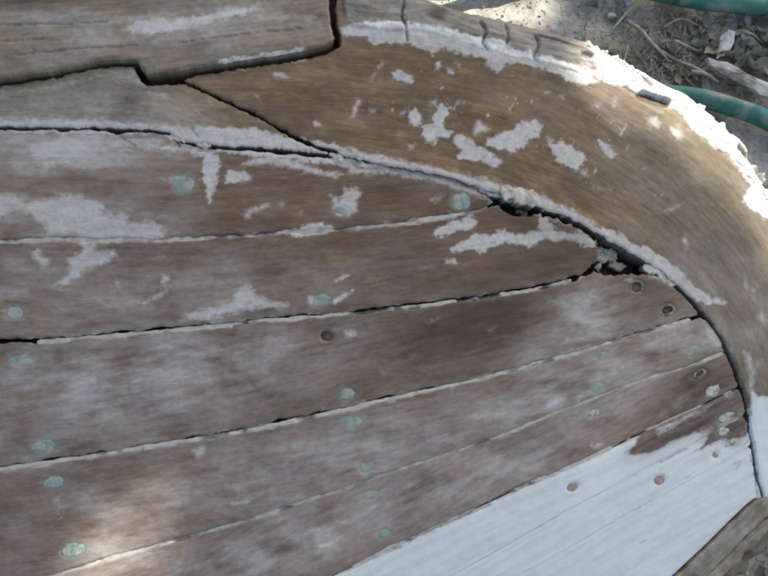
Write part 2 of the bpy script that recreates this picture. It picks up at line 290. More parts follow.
# ---- paint flakes, chalk and damp marks (shape, strength). Shapes of their own: wear and scraping on the boat, plus one paling of the sun spot
FLAKES = [
 # stem: scraped old primer
 ([(338,30),(356,24),(370,24),(400,25),(440,29),(470,38),(500,44),(512,50),(530,56),(560,63),(585,72),(596,83),(580,86),(560,77),(540,69),(525,65),(507,64),(497,72),(490,70),(483,60),(470,57),(455,54),(440,48),(432,57),(425,51),(410,45),(395,44),(375,46),(365,39),(345,36)], 1.0),
 ([(391,74),(400,72),(414,80),(411,85),(393,79)], 1), ([(381,62),(385,64),(376,74),(372,84),(368,84),(373,73)], .62), ([(436,64),(440,63),(438,71),(434,72)], .9), ([(447,70),(453,71),(453,75),(447,75)], .9), ([(455,62),(461,66),(459,69),(453,64)], .8),
 ([(356,100),(360,101),(357,110),(355,119),(351,118),(353,108)], .85), ([(369,110),(376,110),(375,114),(369,114)], .7), ([(313,123),(320,124),(320,128),(314,127)], .9), ([(270,74),(280,73),(289,78),(286,81),(273,79)], .75), ([(254,94),(259,97),(262,100),(257,99)], .7),
 ([(408,113),(415,111),(421,118),(420,124),(414,127),(409,121)], 1), ([(430,101),(436,101),(436,106),(430,106)], .8), ([(400,112),(406,110),(405,116),(400,117)], .7),
 ([(440,105),(447,108),(444,120),(441,127),(451,134),(449,139),(439,136),(435,144),(427,142),(421,135),(424,127),(432,125),(434,115)], 1), ([(448,103),(456,108),(455,114),(449,112)], .55), ([(407,146),(415,144),(414,150),(408,152)], .75), ([(393,135),(402,135),(400,140),(394,139)], .55),
 ([(452,140),(460,136),(470,140),(476,148),(490,153),(500,164),(496,170),(480,160),(468,161),(457,158),(460,150)], 1),
 ([(486,141),(500,135),(512,130),(522,122),(535,122),(541,128),(538,138),(530,140),(520,150),(510,153),(495,149),(485,147)], 1), ([(472,130),(478,121),(489,131),(474,136)], .85),
 ([(549,145),(562,142),(571,150),(583,155),(585,161),(574,171),(560,165),(552,156)], 1), ([(547,138),(554,140),(552,146),(546,144)], .7), ([(597,141),(605,145),(616,155),(610,159),(600,150)], .95), ([(578,172),(585,170),(588,177),(580,178)], .75), ([(588,180),(600,186),(612,190),(604,194),(590,188)], .55),
 ([(645,119),(655,117),(660,124),(657,131),(649,130)], .85), ([(669,128),(678,127),(683,138),(676,142),(669,135)], .8), ([(612,98),(617,100),(614,110),(610,109)], .6), ([(543,93),(549,92),(549,96),(543,97)], .7), ([(555,98),(564,95),(562,101)], .7), ([(590,107),(600,104),(596,111)], .6), ([(572,120),(580,112),(578,121)], .4),
 ([(678,112),(690,111),(712,130),(735,150),(768,190),(775,225),(752,212),(742,199),(750,186),(735,167),(722,152),(705,141),(690,130)], .95),
 ([(659,213),(668,207),(683,203),(678,209),(667,215)], .6), ([(683,235),(688,246),(685,250),(681,241)], .7), ([(743,278),(748,290),(744,293),(740,284)], .6), ([(747,288),(756,289),(752,293)], .7), ([(759,310),(766,320),(762,326),(757,319)], .7), ([(735,262),(741,262),(740,268)], .55), ([(761,268),(768,267),(766,275)], .5), ([(752,358),(762,362),(758,372),(750,368)], .45), ([(742,352),(749,353),(753,372),(750,392),(745,392),(746,372)], .75),
 ([(600,226),(625,240),(650,252),(675,268),(693,287),(708,297),(724,304),(703,304),(690,298),(672,284),(655,271),(640,264),(615,250),(598,238)], 1),
 ([(-200,114),(0,119),(80,119),(170,126),(215,128),(215,150),(180,146),(160,136),(0,132),(-200,130)], .75),
 ([(205,128),(256,130),(290,139),(340,147),(345,166),(256,156),(205,149)], 1.0),
 ([(335,147),(400,161),(440,169),(480,179),(540,196),(575,213),(602,230),(600,240),(560,222),(500,204),(440,184),(390,174),(335,163)], .82),
 ([(750,392),(757,398),(766,397),(800,392),(860,390),(860,560),(760,505),(748,440)], 1.25),
 # keel strip and grey keel plank
 ([(0,92),(60,83),(110,72),(138,67),(150,85),(146,90),(130,86),(100,80),(60,91),(0,98)], .5), ([(145,92),(165,93),(172,99),(155,99)], .6), ([(188,108),(200,108),(204,116),(192,115)], .5),
 ([(125,33),(140,25),(170,24),(200,20),(240,12),(262,13),(245,22),(210,28),(180,36),(155,41),(135,39)], .75), ([(220,66),(250,61),(303,53),(303,61),(260,66),(221,72)], 1), ([(262,22),(295,18),(318,20),(318,28),(290,28),(268,27)], .45), ([(200,7),(250,4),(300,8),(280,13),(230,12)], .45), ([(60,18),(95,16),(110,20),(80,23)], .4),
 # plank 1
 ([(0,193),(15,194),(30,200),(60,197),(80,193),(90,199),(103,203),(105,212),(115,216),(125,211),(133,213),(130,221),(145,220),(160,223),(168,232),(166,240),(140,243),(100,243),(80,241),(70,234),(45,239),(45,226),(30,216),(20,212),(0,220),(-60,222),(-80,200)], .62),
 ([(40,136),(80,134),(160,135),(172,143),(150,150),(110,153),(80,160),(45,173),(30,166),(28,148)], .52), ([(204,153),(221,155),(218,172),(213,198),(209,203),(206,195),(208,188),(202,178)], .95),
 ([(140,141),(180,146),(218,151),(205,157),(180,152),(150,150)], .8), ([(225,176),(230,170),(243,172),(253,176),(248,180),(238,183),(226,183)], .9), ([(236,168),(250,158),(262,155),(290,158),(310,165),(330,173),(345,173),(335,179),(315,176),(300,170),(280,167),(262,165),(245,166)], .78),
 ([(338,164),(345,162),(370,168),(390,173),(370,175),(350,173)], .85), ([(330,196),(338,200),(345,189),(355,187),(362,193),(358,201),(357,210),(350,217),(340,215),(333,208)], .85), ([(243,214),(250,208),(268,204),(271,206),(255,213),(246,219)], .85), ([(279,203),(285,203),(285,207),(279,207)], .7), ([(428,200),(440,196),(446,196),(434,203)], .75), ([(158,177),(172,177),(174,181),(165,181)], .6),
 ([(292,214),(302,212),(304,215),(296,216)], .6),
 # plank 2
 ([(78,238),(98,239),(98,249),(115,249),(118,257),(105,266),(88,272),(75,281),(60,288),(55,285),(68,271),(67,258),(80,252)], .62), ([(29,251),(40,249),(52,263),(45,269),(33,261)], .65),
 ([(163,273),(171,278),(165,288),(160,284)], .7), ([(139,304),(155,294),(169,288),(167,294),(152,303),(142,307)], .7), ([(103,308),(112,302),(119,296),(114,304),(106,311)], .55), ([(115,281),(120,281),(119,285),(115,285)], .7), ([(155,255),(166,256),(162,260)], .55),
 ([(240,286),(250,284),(256,292),(262,297),(290,305),(285,310),(256,309),(245,311),(225,317),(205,321),(178,321),(185,313),(210,307),(230,301)], .72),
 ([(285,234),(305,225),(320,223),(338,229),(320,235),(300,237)], .95), ([(434,231),(445,226),(455,221),(470,217),(479,220),(474,227),(460,230),(445,236),(436,237)], .95),
 ([(449,250),(465,240),(475,233),(490,236),(500,231),(520,235),(538,230),(540,217),(548,219),(551,227),(560,232),(575,235),(590,237),(600,243),(590,248),(575,242),(560,241),(545,240),(530,246),(505,243),(490,247),(480,253),(470,248),(452,253)], .95),
 ([(445,260),(455,259),(456,263),(446,264)], .9), ([(334,281),(342,276),(349,275),(344,280)], .9), ([(330,302),(345,293),(354,290),(346,297),(335,304)], .9), ([(308,297),(317,296),(315,305),(308,304)], .85), ([(600,246),(604,244),(604,256),(598,265),(592,268),(597,258)], .75), ([(52,329),(60,328),(72,326),(75,322),(60,333)], .5), ([(420,268),(432,267),(430,269)], .6),
 # plank 3
 ([(344,331),(352,330),(358,334),(352,338),(345,337)], .8), ([(487,331),(496,324),(497,327),(490,333)], .7), ([(425,322),(442,315),(440,319),(428,325)], .6), ([(545,299),(565,292),(590,290),(603,295),(596,303),(590,315),(605,322),(596,330),(575,325),(560,315),(550,305)], .5), ([(548,333),(570,332),(592,340),(567,345),(548,339)], .42), ([(625,279),(632,276),(637,282),(630,285)], .7), ([(376,372),(392,366),(404,360),(412,362),(398,370),(384,378)], .42), ([(640,268),(652,266),(668,276),(674,286),(664,283),(650,276)], .75), ([(46,354),(56,355),(54,365),(46,364)], .5), ([(200,346),(222,342),(221,350),(206,352)], .42), ([(30,442),(50,438),(56,444),(46,452),(34,450)], .55), ([(195,425),(206,424),(204,432)], .4),
 # plank 4, 5
 ([(655,337),(670,333),(690,331),(700,337),(680,343),(664,343)], .5), ([(702,320),(712,330),(724,346),(716,350),(706,338)], .6), ([(192,450),(205,444),(206,455),(196,460)], .7), ([(50,498),(62,492),(66,512),(56,516)], .5), ([(78,498),(92,490),(90,500),(80,504)], .5), ([(230,503),(250,499),(252,503),(234,507)], .65), ([(165,505),(185,498),(180,506)], .5), ([(160,526),(175,530),(184,536),(172,534)], .5),
 ([(316,546),(326,543),(332,545),(322,548)], .9), ([(545,404),(556,396),(565,398),(556,406),(548,408)], .75), ([(572,398),(582,392),(586,398),(576,402)], .7), ([(585,415),(597,409),(600,413),(590,417)], .7), ([(678,395),(690,396),(693,405),(682,412),(660,420),(650,424),(668,406)], .45), ([(394,487),(420,478),(424,481),(404,490)], .5),
 ([(590,445),(600,441),(604,445),(594,449)], .7), ([(527,415),(536,408),(540,412),(530,418)], .5), ([(655,432),(672,424),(676,428),(660,436)], .8),
 # the repainted topsides: clean white, edge cut in along the seam
 ([(200,700),(250,616),(332,578),(385,553),(430,532),(470,513),(512,494),(560,473),(600,455),(614,447),(640,436),(632,446),(628,455),(640,456),(652,453),(672,443),(695,433),(708,435),(702,446),(690,454),(720,442),(747,438),(757,498),(690,570),(620,720)], 1.35),
 ([(655,429),(690,412),(735,391),(735,395),(690,418),(660,434)], .8), ([(690,437),(720,422),(742,414),(742,419),(722,428),(700,441)], .8), ([(654,462),(664,457),(684,447),(680,453),(664,462)], .4),
]
CHALK_AND_SUN_SPOT = [(112,548,46,40,0,.45),(180,30,160,20,-6,.5),(60,60,120,14,-6,.35),(250,45,80,12,-8,.35),  # first: paleness painted into the sun spot; rest: big, soft areas where the sanding left chalk in the grain: centre, radii, angle, strength
 (60,150,110,28,0,.75),(70,215,110,30,0,.45),(40,290,110,45,0,.35),(130,380,170,60,-8,.52),(60,420,120,50,-8,.35),(200,290,110,30,-5,.35),(250,355,120,28,-5,.40),(300,280,160,35,-5,.32),(420,180,60,10,10,.15),
 (590,310,60,32,-20,.55),(560,340,60,18,-15,.45),(420,355,120,20,-8,.30),(360,455,200,45,-15,.45),(560,385,140,30,-20,.55),(250,470,130,35,-15,.40),(300,540,180,36,-20,.52),(480,480,120,28,-22,.52),(610,402,70,22,-20,.35),(660,345,50,22,-20,.5),(705,335,26,18,-30,.5),(100,500,120,36,-12,.25),(30,560,80,30,-10,.2),(540,440,110,24,-22,.35),
 (700,260,90,60,45,.22),(650,190,60,30,30,.22),(740,340,40,70,70,.30),(620,150,60,24,30,.20),(560,110,60,20,15,.15),(300,30,60,14,-5,.4),(60,25,110,12,0,.45),(230,20,90,14,-6,.4),(90,105,110,18,0,.42),(150,115,70,14,5,.35),(720,110,30,60,-50,.3),(30,95,60,12,0,.2),(410,15,70,16,5,.4),(520,42,60,14,15,.45),
]
DAMP = [(437,16,10,6,10,.8),(395,31,12,4,5,.5),(362,28,10,3,0,.35),(700,378,30,12,-22,.75),(722,384,14,14,0,.6),(700,425,40,8,-25,.6),(730,425,14,14,0,.6),(735,440,10,8,0,.5),(632,451,10,4,-25,.4),(585,252,40,12,20,.5),(640,284,34,12,25,.45),(560,272,50,8,-10,.5),(520,222,36,8,15,.45),(480,205,24,10,0,.3),  # dark soaked or burnt areas
 (475,330,72,28,-16,.9),(432,345,55,22,-20,.75),(520,318,50,16,-14,.65),(500,352,60,10,-16,.4),(540,262,70,14,-8,.42),(470,278,60,10,-6,.25),(560,300,40,8,-12,.2),(705,385,34,16,-20,.72),(690,400,34,14,-22,.45),(716,405,20,14,-20,.55),(690,430,36,9,-25,.5),(718,428,22,10,-25,.5),(650,450,24,6,-25,.3),(655,300,30,14,-20,.30),(330,105,40,12,5,.22),(280,110,40,10,5,.25),(440,55,60,10,10,.25),(640,110,50,14,25,.38),(700,150,30,16,40,.25),(470,95,50,16,10,.12),(40,5,70,10,0,.45),(130,12,60,8,0,.3),(20,70,60,10,-8,.25),(90,98,60,12,0,.15),(350,393,18,7,-10,.3),(390,65,60,14,5,.2),(735,345,10,40,-15,.2),(20,340,20,4,0,.6),(60,480,30,10,-10,.2),(70,552,30,10,0,.25)
]
CRACKS = [ # polyline, half width, depth mm, strength: splits and open checks in the timber
 ([(402,-12),(403,5),(401,18),(405,28),(407,42)],1.2,3,.75), ([(480,24),(484,34),(482,44),(486,50)],1.6,3,.7), ([(504,26),(506,36),(505,46)],1.4,2.5,.65), ([(534,38),(537,48),(533,58),(536,62)],1.4,2.5,.65), ([(538,37),(560,43),(584,50)],1.6,3,.7),
 ([(590,46),(605,51),(614,54)],1.6,3.5,.85), ([(618,58),(630,66),(640,76),(650,85)],1.8,4,.9), ([(672,85),(685,90),(700,100)],1.2,3,.7), ([(715,122),(722,130),(735,138)],1.5,3,.8), ([(737,148),(746,158),(756,172),(766,186)],2.0,4,1), ([(640,96),(660,103),(664,104)],2.2,4,.9), ([(582,56),(588,58)],2,3,.6),
 ([(330,14),(332,24)],1,2,.4), ([(120,137),(135,146)],.7,1,.4),
 ([(175,139),(180,146)],.9,2,.6), ([(192,130),(198,138)],.7,1,.4), ([(747,425),(752,445),(755,470),(757,486)],1.0,2,.6), ([(735,375),(744,394),(748,414)],.9,2,.5), ([(722,345),(732,362),(737,380)],1.0,2,.6), ([(745,380),(747,400),(745,408)],.7,1,.4),
 ([(330,326),(336,323)],.6,1,.3), ([(345,290),(400,278),(440,268)],.5,.6,.22), ([(662,462),(672,456),(686,449)],1.4,1,.6), ([(620,518),(626,515)],.8,.6,.4), ([(640,544),(645,541)],.8,.6,.4), ([(685,479),(690,476)],.8,.6,.35), ([(733,465),(740,462),(736,470)],.8,.6,.3), ([(505,493),(525,484),(545,476)],1.1,1,.6), ([(440,527),(465,516),(490,505)],1.0,1,.5), ([(345,572),(370,560),(400,547)],1.2,1,.55), ([(700,450),(715,440),(744,425)],.8,.8,.5), ([(640,446),(660,436),(700,418)],.9,.8,.5),
 ([(230,560),(262,548)],.5,.5,.2), ([(20,60),(80,54),(140,50)],.7,1,.35), ([(0,30),(60,30),(110,27)],.7,1,.35), ([(180,48),(240,40),(300,34)],.6,1,.3), ([(-20,48),(50,44)],.6,1,.3), ([(345,108),(370,112),(400,122)],.5,.6,.2),
]
# screws and holes: u, v, rx, ry, angle, kind, plank
SCREWS = [(183,184,11,9,0,'v',0),(342,211,8,5,10,'v',0),(461,201,9.5,9,0,'v',0),(15,313,9,6,0,'v',1),(321,300,10,5.5,-12,'v',1),(22,360,11,5.5,0,'v',2),(327,336,6,5,0,'hole',2),(347,394,9,5.5,-8,'v',2),(45,446,10,7,-5,'v',2),(637,287,7.5,7.5,0,'ring',2),(668,310,8,6,-20,'ring',2),
 (353,422,9.5,5.5,-10,'v',3),(54,482,11,6,-5,'v',3),(367,467,7.5,5,-12,'v',3),(602,356,7,4,-20,'v',3),(693,351,8,4.5,-28,'v',3),(597,388,7,4,-22,'v',3),
 (370,495,8.5,4.5,-12,'v',4),(384,534,7,4,-12,'v',4),(73,550,12,7,-10,'v',3),(555,403,7,4,-25,'p',4),(700,374,7,4,-30,'ring',4),(713,391,8.5,5,-30,'p',4),(594,413,6,3.5,-25,'p',4),
 (573,487,6.5,4,-25,'r',5),(660,480,5.5,4.5,-25,'r',6),(727,417,9,4.5,-28,'p',5),(716,455,3.5,3.0,0,'r',6),(724,432,6,3.5,-30,'p',6),(731,443,8,3.5,-32,'p',6)]
def ell_sd(u, v, s, grow=0):
    a = math.radians(s[4]); c, sn = math.cos(a), math.sin(a); x = (u - s[0]) * c + (v - s[1]) * sn; y = -(u - s[0]) * sn + (v - s[1]) * c
    rx, ry = s[2] + grow, s[3] + grow; return (np.hypot(x / rx, y / ry) - 1) * min(rx, ry)
def rough(u, v, amp, fr=.12, seed=0): return fbm(u * fr + seed, v * fr + seed * 2, 4) * amp

def ellipse(u, v, cx, cy, rx, ry, deg):
    a = math.radians(deg); c, s = math.cos(a), math.sin(a); x = (u - cx) * c + (v - cy) * s; y = -(u - cx) * s + (v - cy) * c
    return np.exp(-((x / rx)**2 + (y / ry)**2) * 0.9)
def near(P, u, v, pad):
    P = np.asarray(P); a = P.min(0) - pad; b = P.max(0) + pad
    return (u > a[0]) & (u < b[0]) & (v > a[1]) & (v < b[1])
def marks(u, v, gs, gt):
    """wear masks for points in image pixels; gs, gt = metres along / across the grain"""
    ed = fbm(gs * 90, gt * 200, 4) * 5.5 + fbm(u * .16, v * .16, 3) * 3.0
    ed2 = fbm(u * .30, v * .30 + 40, 3)
    P = np.zeros(u.shape)
    for poly, st in FLAKES:
        m = near(poly, u, v, 14)
        if not m.any(): continue
        A = np.array(poly, float); ar = abs(np.sum(A[:, 0] * np.roll(A[:, 1], -1) - A[:, 1] * np.roll(A[:, 0], -1))) / 2
        sd = poly_sd(u[m], v[m], poly) - 1.0 + ed[m] * (min(.8, math.sqrt(ar) / 28) if st < 1.2 else .5) + (ed2[m] * 2.6 if st < 1.2 else 0)
        soft = (3.6 if st > 1.1 else 4.2) if st >= .9 else (7.0 if st >= .6 else 11.0); st = st if st >= .9 else .30 + .68 * st
        P[m] = np.maximum(P[m], st * sstep(soft, -soft, sd))
    for L, wd in ((SA, 3.2), (SB, 3.6), (SC, 4.6), (SD, 1.8)):
        m = near(L, u, v, 12)
        if m.any():
            d, _, _ = line_dist(u[m], v[m], L); P[m] = np.maximum(P[m],   .62 * sstep(wd + 4, wd - 3, d + 9 * fbm(u[m] * .05, v[m] * .07, 4, .6) + 2))
    br = fbm(gs * 30, gt * 160, 4) ; big = fbm(u * .02, v * .035, 4)
    Hz = np.zeros(u.shape)
    for cx, cy, rx, ry, d, st in CHALK_AND_SUN_SPOT: Hz = np.maximum(Hz, st * ellipse(u, v, cx, cy, rx, ry, d)) + .25 * st * ellipse(u, v, cx, cy, rx, ry, d)
    Hz = Hz * (1 - .6 * sstep(190, 330, u) * sstep(330, 270, v - (384 - u) * .12))
    vs = fbm(u * .16 + fbm(u * .02, v * .03, 2) * 1.5, v * .02 + 3, 3)
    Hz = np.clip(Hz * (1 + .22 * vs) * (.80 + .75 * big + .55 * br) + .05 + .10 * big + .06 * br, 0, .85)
    D = np.zeros(u.shape)
    for cx, cy, rx, ry, d, st in DAMP: D = np.maximum(D, st * ellipse(u, v, cx, cy, rx, ry, d))
    D = np.clip(D * 1.3 * np.clip(1 + .6 * big + 1.1 * br, .55, 1.6), 0, .9)
    crk = np.zeros(u.shape)
    for L, wd, dep, st in CRACKS:
        m = near(L, u, v, 8)
        if not m.any(): continue
        d, s, _ = line_dist(u[m], v[m], smooth_line(L, 4)); wd = wd * (1.7 if L[0][0] > 580 and L[0][1] < 160 else 1); d = np.abs(d + fbm(u[m] * .25, v[m] * .25, 2) * .9)
        k = sstep(wd * 1.5, wd * .3, d); D[m] = np.maximum(D[m], st * k); crk[m] = np.maximum(crk[m], k * dep * MM)
    # fine scattered scraping marks, slanting across the grain
    a = math.radians(-38); x = u * math.cos(a) + v * math.sin(a); y = -u * math.sin(a) + v * math.cos(a)
    sc = fbm(x * .035, y * .30, 4); P = np.maximum(P, sstep(.40, .72, sc) * .62)
    reg = np.maximum(ellipse(u, v, 480, 110, 150, 60, 15), ellipse(u, v, 600, 150, 110, 60, 30)) * .9 + .35 * ellipse(u, v, 700, 250, 120, 90, 50)
    a = math.radians(-58); x = u * math.cos(a) + v * math.sin(a); y = -u * math.sin(a) + v * math.cos(a)
    sp_ = fbm(x * .085, y * .15, 4, .6) + .5 * fbm(u * .03 + 4, v * .03, 2); P = np.maximum(P, sstep(.20, .42, sp_ * reg) * .66 * (v < np.interp(u, RABBET[:, 0], RABBET[:, 1])))
    return P, Hz, D, crk
def stain(u, v):
    A = np.zeros(u.shape)
    for q in SCREWS:
        if q[5] in 'vp': A = np.maximum(A, .75 * sstep(5.5, -1, ell_sd(u, v, q) + 3 * fbm(u * .12, v * .12, 3)))
    return A
def make_paint(tint_fn, gline, pcol=(.52, .51, .505)):
    cache = {}; gline = np.asarray(gline, float); gline = np.vstack([gline[0] - (gline[2] - gline[0]) / np.linalg.norm(gline[2] - gline[0]) * 400, gline, gline[-1] + (gline[-1] - gline[-4]) / np.linalg.norm(gline[-1] - gline[-4]) * 400]) if len(gline) > 4 else gline
    def grain(u, v):
        d, s, sd = line_dist(u, v, gline); return np.stack([s * PXM, d * sd * PXM, np.zeros_like(s)], 1)
    def get(u, v):
        k = (len(u), float(u.sum()), float(v.sum()))
        if k not in cache: g = grain(u, v); cache.clear(); cache[k] = (marks(u, v, g[:, 0], g[:, 1]), g)
        return cache[k]
    def paint(u, v, f, h):
        (P, Hz, D, _), g = get(u, v); t = tint_fn(u, v, g)
        lo = sstep(4, -2, poly_sd(u, v, FLAKES_TOPSIDE)) if True else 0
        lo = np.maximum(lo, ((u > 745) & (v > 390)).astype(float))
        pc = np.array(pcol)[None] * (1 - lo[:, None]) + np.array((.585, .635, .655))[None] * lo[:, None]
        one = np.ones((len(u), 1))
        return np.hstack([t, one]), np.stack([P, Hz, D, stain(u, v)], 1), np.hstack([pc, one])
    return paint, (lambda u, v: get(u, v)[1]), (lambda u, v: get(u, v)[0])
FLAKES_TOPSIDE = [p for p, s in FLAKES if s == 1.35][0]

boat = bpy.data.objects.new('wooden_boat', None); COL.objects.link(boat)
tag(boat, 'old wooden boat hull with scraped brown planks, green screw heads and half fresh white paint', 'boat')

# ---- planks
def between(top, bot, end):
    return np.vstack([top, end if len(end) else np.zeros((0, 2)), bot[::-1]])
rab = RABBET
def rseg(u0, v0, u1, v1):
    return rab[(rab[:, 0] >= u0) & (rab[:, 0] <= u1) & (rab[:, 1] >= v0) & (rab[:, 1] <= v1)]
PL = [
 (np.vstack([rseg(-300, 0, 480, 300), [(492, 199), (498, 202)], SA[:-2][::-1]]), 1.9, (.130, .078, .041)),
 (np.vstack([SA, [(503, 208), (515, 212), (528, 213.5), (540, 213), (552, 216), (566, 222), (580, 229), (592, 237)], [(601, 246), (603, 256), (599, 263)], [(590, 271)], sub(SB, -300, 590)[::-1]]), 1.9, (.120, .072, .039)),
 (np.vstack([sub(SB, -300, 600), [(612, 274), (630, 273), (646, 271)], rseg(656, 0, 704, 317), SC[::-1]]), 2.2, (.116, .072, .043)),
 (np.vstack([SC, rseg(705, 318, 727, 352), SD[::-1]]), 1.3, (.130, .081, .054)),
 (np.vstack([SD, rseg(728, 353, 740, 390), SE[::-1]]), 1.2, (.142, .090, .064)),
 (np.vstack([SE, rseg(740, 391, 746, 418), SF[::-1]]), .5, (.145, .105, .085)),
 (np.vstack([SF, rseg(746, 419, 752, 449), SG[::-1]]), .08, (.145, .105, .085)),
 (np.vstack([SG, rseg(752, 450, 765, 505), sub(RAIL, 0, 756)[::-1]]), .1, (.145, .105, .085)),
]
GAPN = [1.4, 1.3, 1.3, .7, .5, .2, .05, .05]
planks = []
for i, (poly, gap, tc) in enumerate(PL):
    gl = [np.array([(-300, 190), (150, 189), (400, 180), (700, 155)]), np.array([(-300, 292), (150, 284), (400, 262), (700, 222)]), SC - (0, 60), SC + (0, 50), SE - (0, 45), SE, SF, SG][i]
    def tint(u, v, g, tc=tc, i=i):
        k = fbm(u * .012 + i * 7, v * .03, 3)[:, None]; warm = sstep(150, 520, u)[:, None] * sstep(420, 180, v)[:, None]
        b = np.array(tc)[None] * (1 + .35 * k); return b * (1 - .75 * warm) + np.array((.100, .052, .024))[None] * (1 + .35 * k) * .75 * warm
    paint, grain, mk = make_paint(tint, gl)
    holes = [s for s in SCREWS if s[6] == i]
    def field(u, v, poly=poly, gap=gap, i=i, holes=holes):
        f = poly_sd(u, v, poly) + gap + (sstep(520, 260, u) * .8 if i in (2, 3) else 0) + rough(u, v, 3.0 * GAPN[i], .03, i * 3) + rough(u, v, 1.2 * GAPN[i], .09, i * 3) + rough(u, v, .6 * GAPN[i], .30, i) + (ellipse(u, v, 575, 238, 60, 30, 28) * rough(u, v, 7, .11, 3) + ellipse(u, v, 612, 268, 40, 14, 0) * rough(u, v, 6, .13, 6) if i in (1, 2) else 0)
        for s in holes:
            if s[5] in ('hole', 'ring'): f = np.maximum(f, -(ell_sd(u, v, s, 0 if s[5] == 'hole' else -2.5) + rough(u, v, 1.2, .3)))
        return f
    def height(u, v, f, i=i, holes=holes, mk=mk):
        P, Hz, D, crk = mk(u, v)
        h = rough(u, v, .9 * MM, .012, i if i < 5 else 5) + rough(u, v, .25 * MM, .10, i) - crk + .18 * MM * sstep(.35, .7, P) + (i % 2) * (.5 if i < 5 else 0) * MM
        for s in holes: h = h - (.5 if s[5] in 'vp' else 1.0) * MM * sstep(1.2, -.6, ell_sd(u, v, s, .8))
        return h
    bb = (poly[:, 0].min() - 2, poly[:, 1].min() - 2, poly[:, 0].max() + 2, poly[:, 1].max() + 2)
    planks.append(piece('plank', field, bb, boat, height, 13 * MM, paint=paint, grain=grain, bevel=(1.6, (.7 if i < 5 else .3) * MM)))
tag(planks[0], 'plank nearest the keel, its pointed end stopping at the gaping joint'); tag(planks[7], 'white painted plank beside the rub rail')
tag(planks[1], 'brown plank with a rounded broken end by the dark cavity'); tag(planks[4], 'mauve plank whose lower edge meets the white paint')

# ---- stem with its scarf notch, keel side strip, raised keel plank, worn outer edge
stem_poly = np.vstack([[(344, -46)], CAP_IN[CAP_IN[:, 0] > 340] + (4.5, -5.5), [(838, 505), (766, 505)], RABBET[::-1][:np.argmax(RABBET[::-1][:, 0] < 340)], SCARF[::-1], [(182, 79), (200, 74.5), (260, 65.5), (300, 59.5), (325, 53.5), (339.5, 46), (338.5, 36), (334, 10)]])
def stem_tint(u, v, g):
    k = fbm(u * .015, v * .03, 4)[:, None]; r = sstep(560, 720, u)[:, None]
    k2 = fbm(u * .04 + 8, v * .07, 4)[:, None]; a = np.array((.138, .082, .033)) * (1 + .6 * k + .4 * k2); b = np.array((.126, .098, .058)) * (1 + .45 * k); return a * (1 - r) + b * r
p_, g_, mk_ = make_paint(stem_tint, STEM_MID)
def stem_h(u, v, f):
    P, Hz, D, crk = mk_(u, v); d, s, _ = line_dist(u, v, sub(RABBET, 300, 800)); lip = sstep(22, 3, d) * sstep(660, 560, u)
    return 2.2 * MM + lip * (1.4 * MM + rough(u, v, 1.0 * MM, .05)) + rough(u, v, 1.6 * MM, .012) + rough(u, v, .4 * MM, .09) - crk + .25 * MM * sstep(.35, .7, P)
stem = piece('stem', lambda u, v: poly_sd(u, v, stem_poly) + 1.3 + sstep(330, 420, u) * sstep(690, 600, u) * .9 + rough(u, v, 2.6, .07, 4) + rough(u, v, 1.6, .3, 2), (180, -50, 842, 508), boat, stem_h, 30 * MM, paint=p_, grain=g_)
tag(stem, 'curved brown stem timber flecked with scraps of white paint')
keel_poly = np.vstack([[(-200, 104), (0, 85.5), (60, 75.2), (100, 66.5), (120, 65.2), (135, 66), (139, 77), (147, 84), (158, 84), (180, 83)], SCARF, RABBET[:np.argmax(RABBET[:, 0] > 336)][::-1]])
p2, g2, mk2 = make_paint(lambda u, v, g: np.array((.150, .128, .085))[None] * (1 + .5 * fbm(u * .02, v * .04, 3)[:, None]) * (1 - .0 * u[:, None]) + np.array((.03, .0, -.02))[None] * sstep(120, 220, u)[:, None], RABBET - (0, 20))
def keel_h(u, v, f):
    P, Hz, D, crk = mk2(u, v); return 1.5 * MM + rough(u, v, 1.2 * MM, .02) + rough(u, v, .5 * MM, .1) - crk + .25 * MM * sstep(.35, .7, P)
piece('keel_side', lambda u, v: poly_sd(u, v, keel_poly) + 1.6 + rough(u, v, 2.8, .07, 8) + rough(u, v, 1.4, .3, 5), (-202, 60, 342, 164), boat, keel_h, 30 * MM, paint=p2, grain=g2)
p3, g3, mk3 = make_paint(lambda u, v, g: np.array((.170, .132, .084))[None] * (1 + .5 * fbm(u * .012, v * .06, 4)[:, None]), np.array([(-260, 95), (0, 62), (140, 48), (340, 20)]), (.56, .56, .55))
def board_h(u, v, f):
    P, Hz, D, crk = mk3(u, v); return 9 * MM + rough(u, v, 1.8 * MM, .02) + rough(u, v, .5 * MM, .12) - crk * 1.3 + .2 * MM * sstep(.35, .7, P)
tag(piece('keel_plank', lambda u, v: poly_sd(u, v, BOARD) + 1.0 + rough(u, v, 2.2, .06, 1) + rough(u, v, 1.2, .3), (-202, -66, 340, 108), boat, board_h, 34 * MM, paint=p3, grain=g3, bevel=(3, 2 * MM)), 'raised grey weathered board overlapping the stem')
cap_poly = np.vstack([CAP_IN[CAP_IN[:, 0] > 340], CAP_OUT[CAP_OUT[:, 0] > 338][::-1]])
p4, g4, mk4 = make_paint(lambda u, v, g: np.array((.215, .195, .165))[None] * (1 + .6 * fbm(g[:, 0:1] * 30, g[:, 1:2] * 200, 4)), CAP_IN, (.80, .78, .74))
def cap_paint_and_sun(u, v, f, h):
    t, m, c = p4(u, v, f, h); g = g4(u, v); m = m.copy()
    lit_noise = fbm(g[:, 0] * 45, g[:, 1] * 110 + 3, 4); m[:, 0] = np.maximum(m[:, 0], np.clip(sstep(560, 610, u) * (1.02 + .8 * lit_noise), 0, 1)); return t, m, c  # white laid over the sunlit stretch, so its brightness is partly in the colour
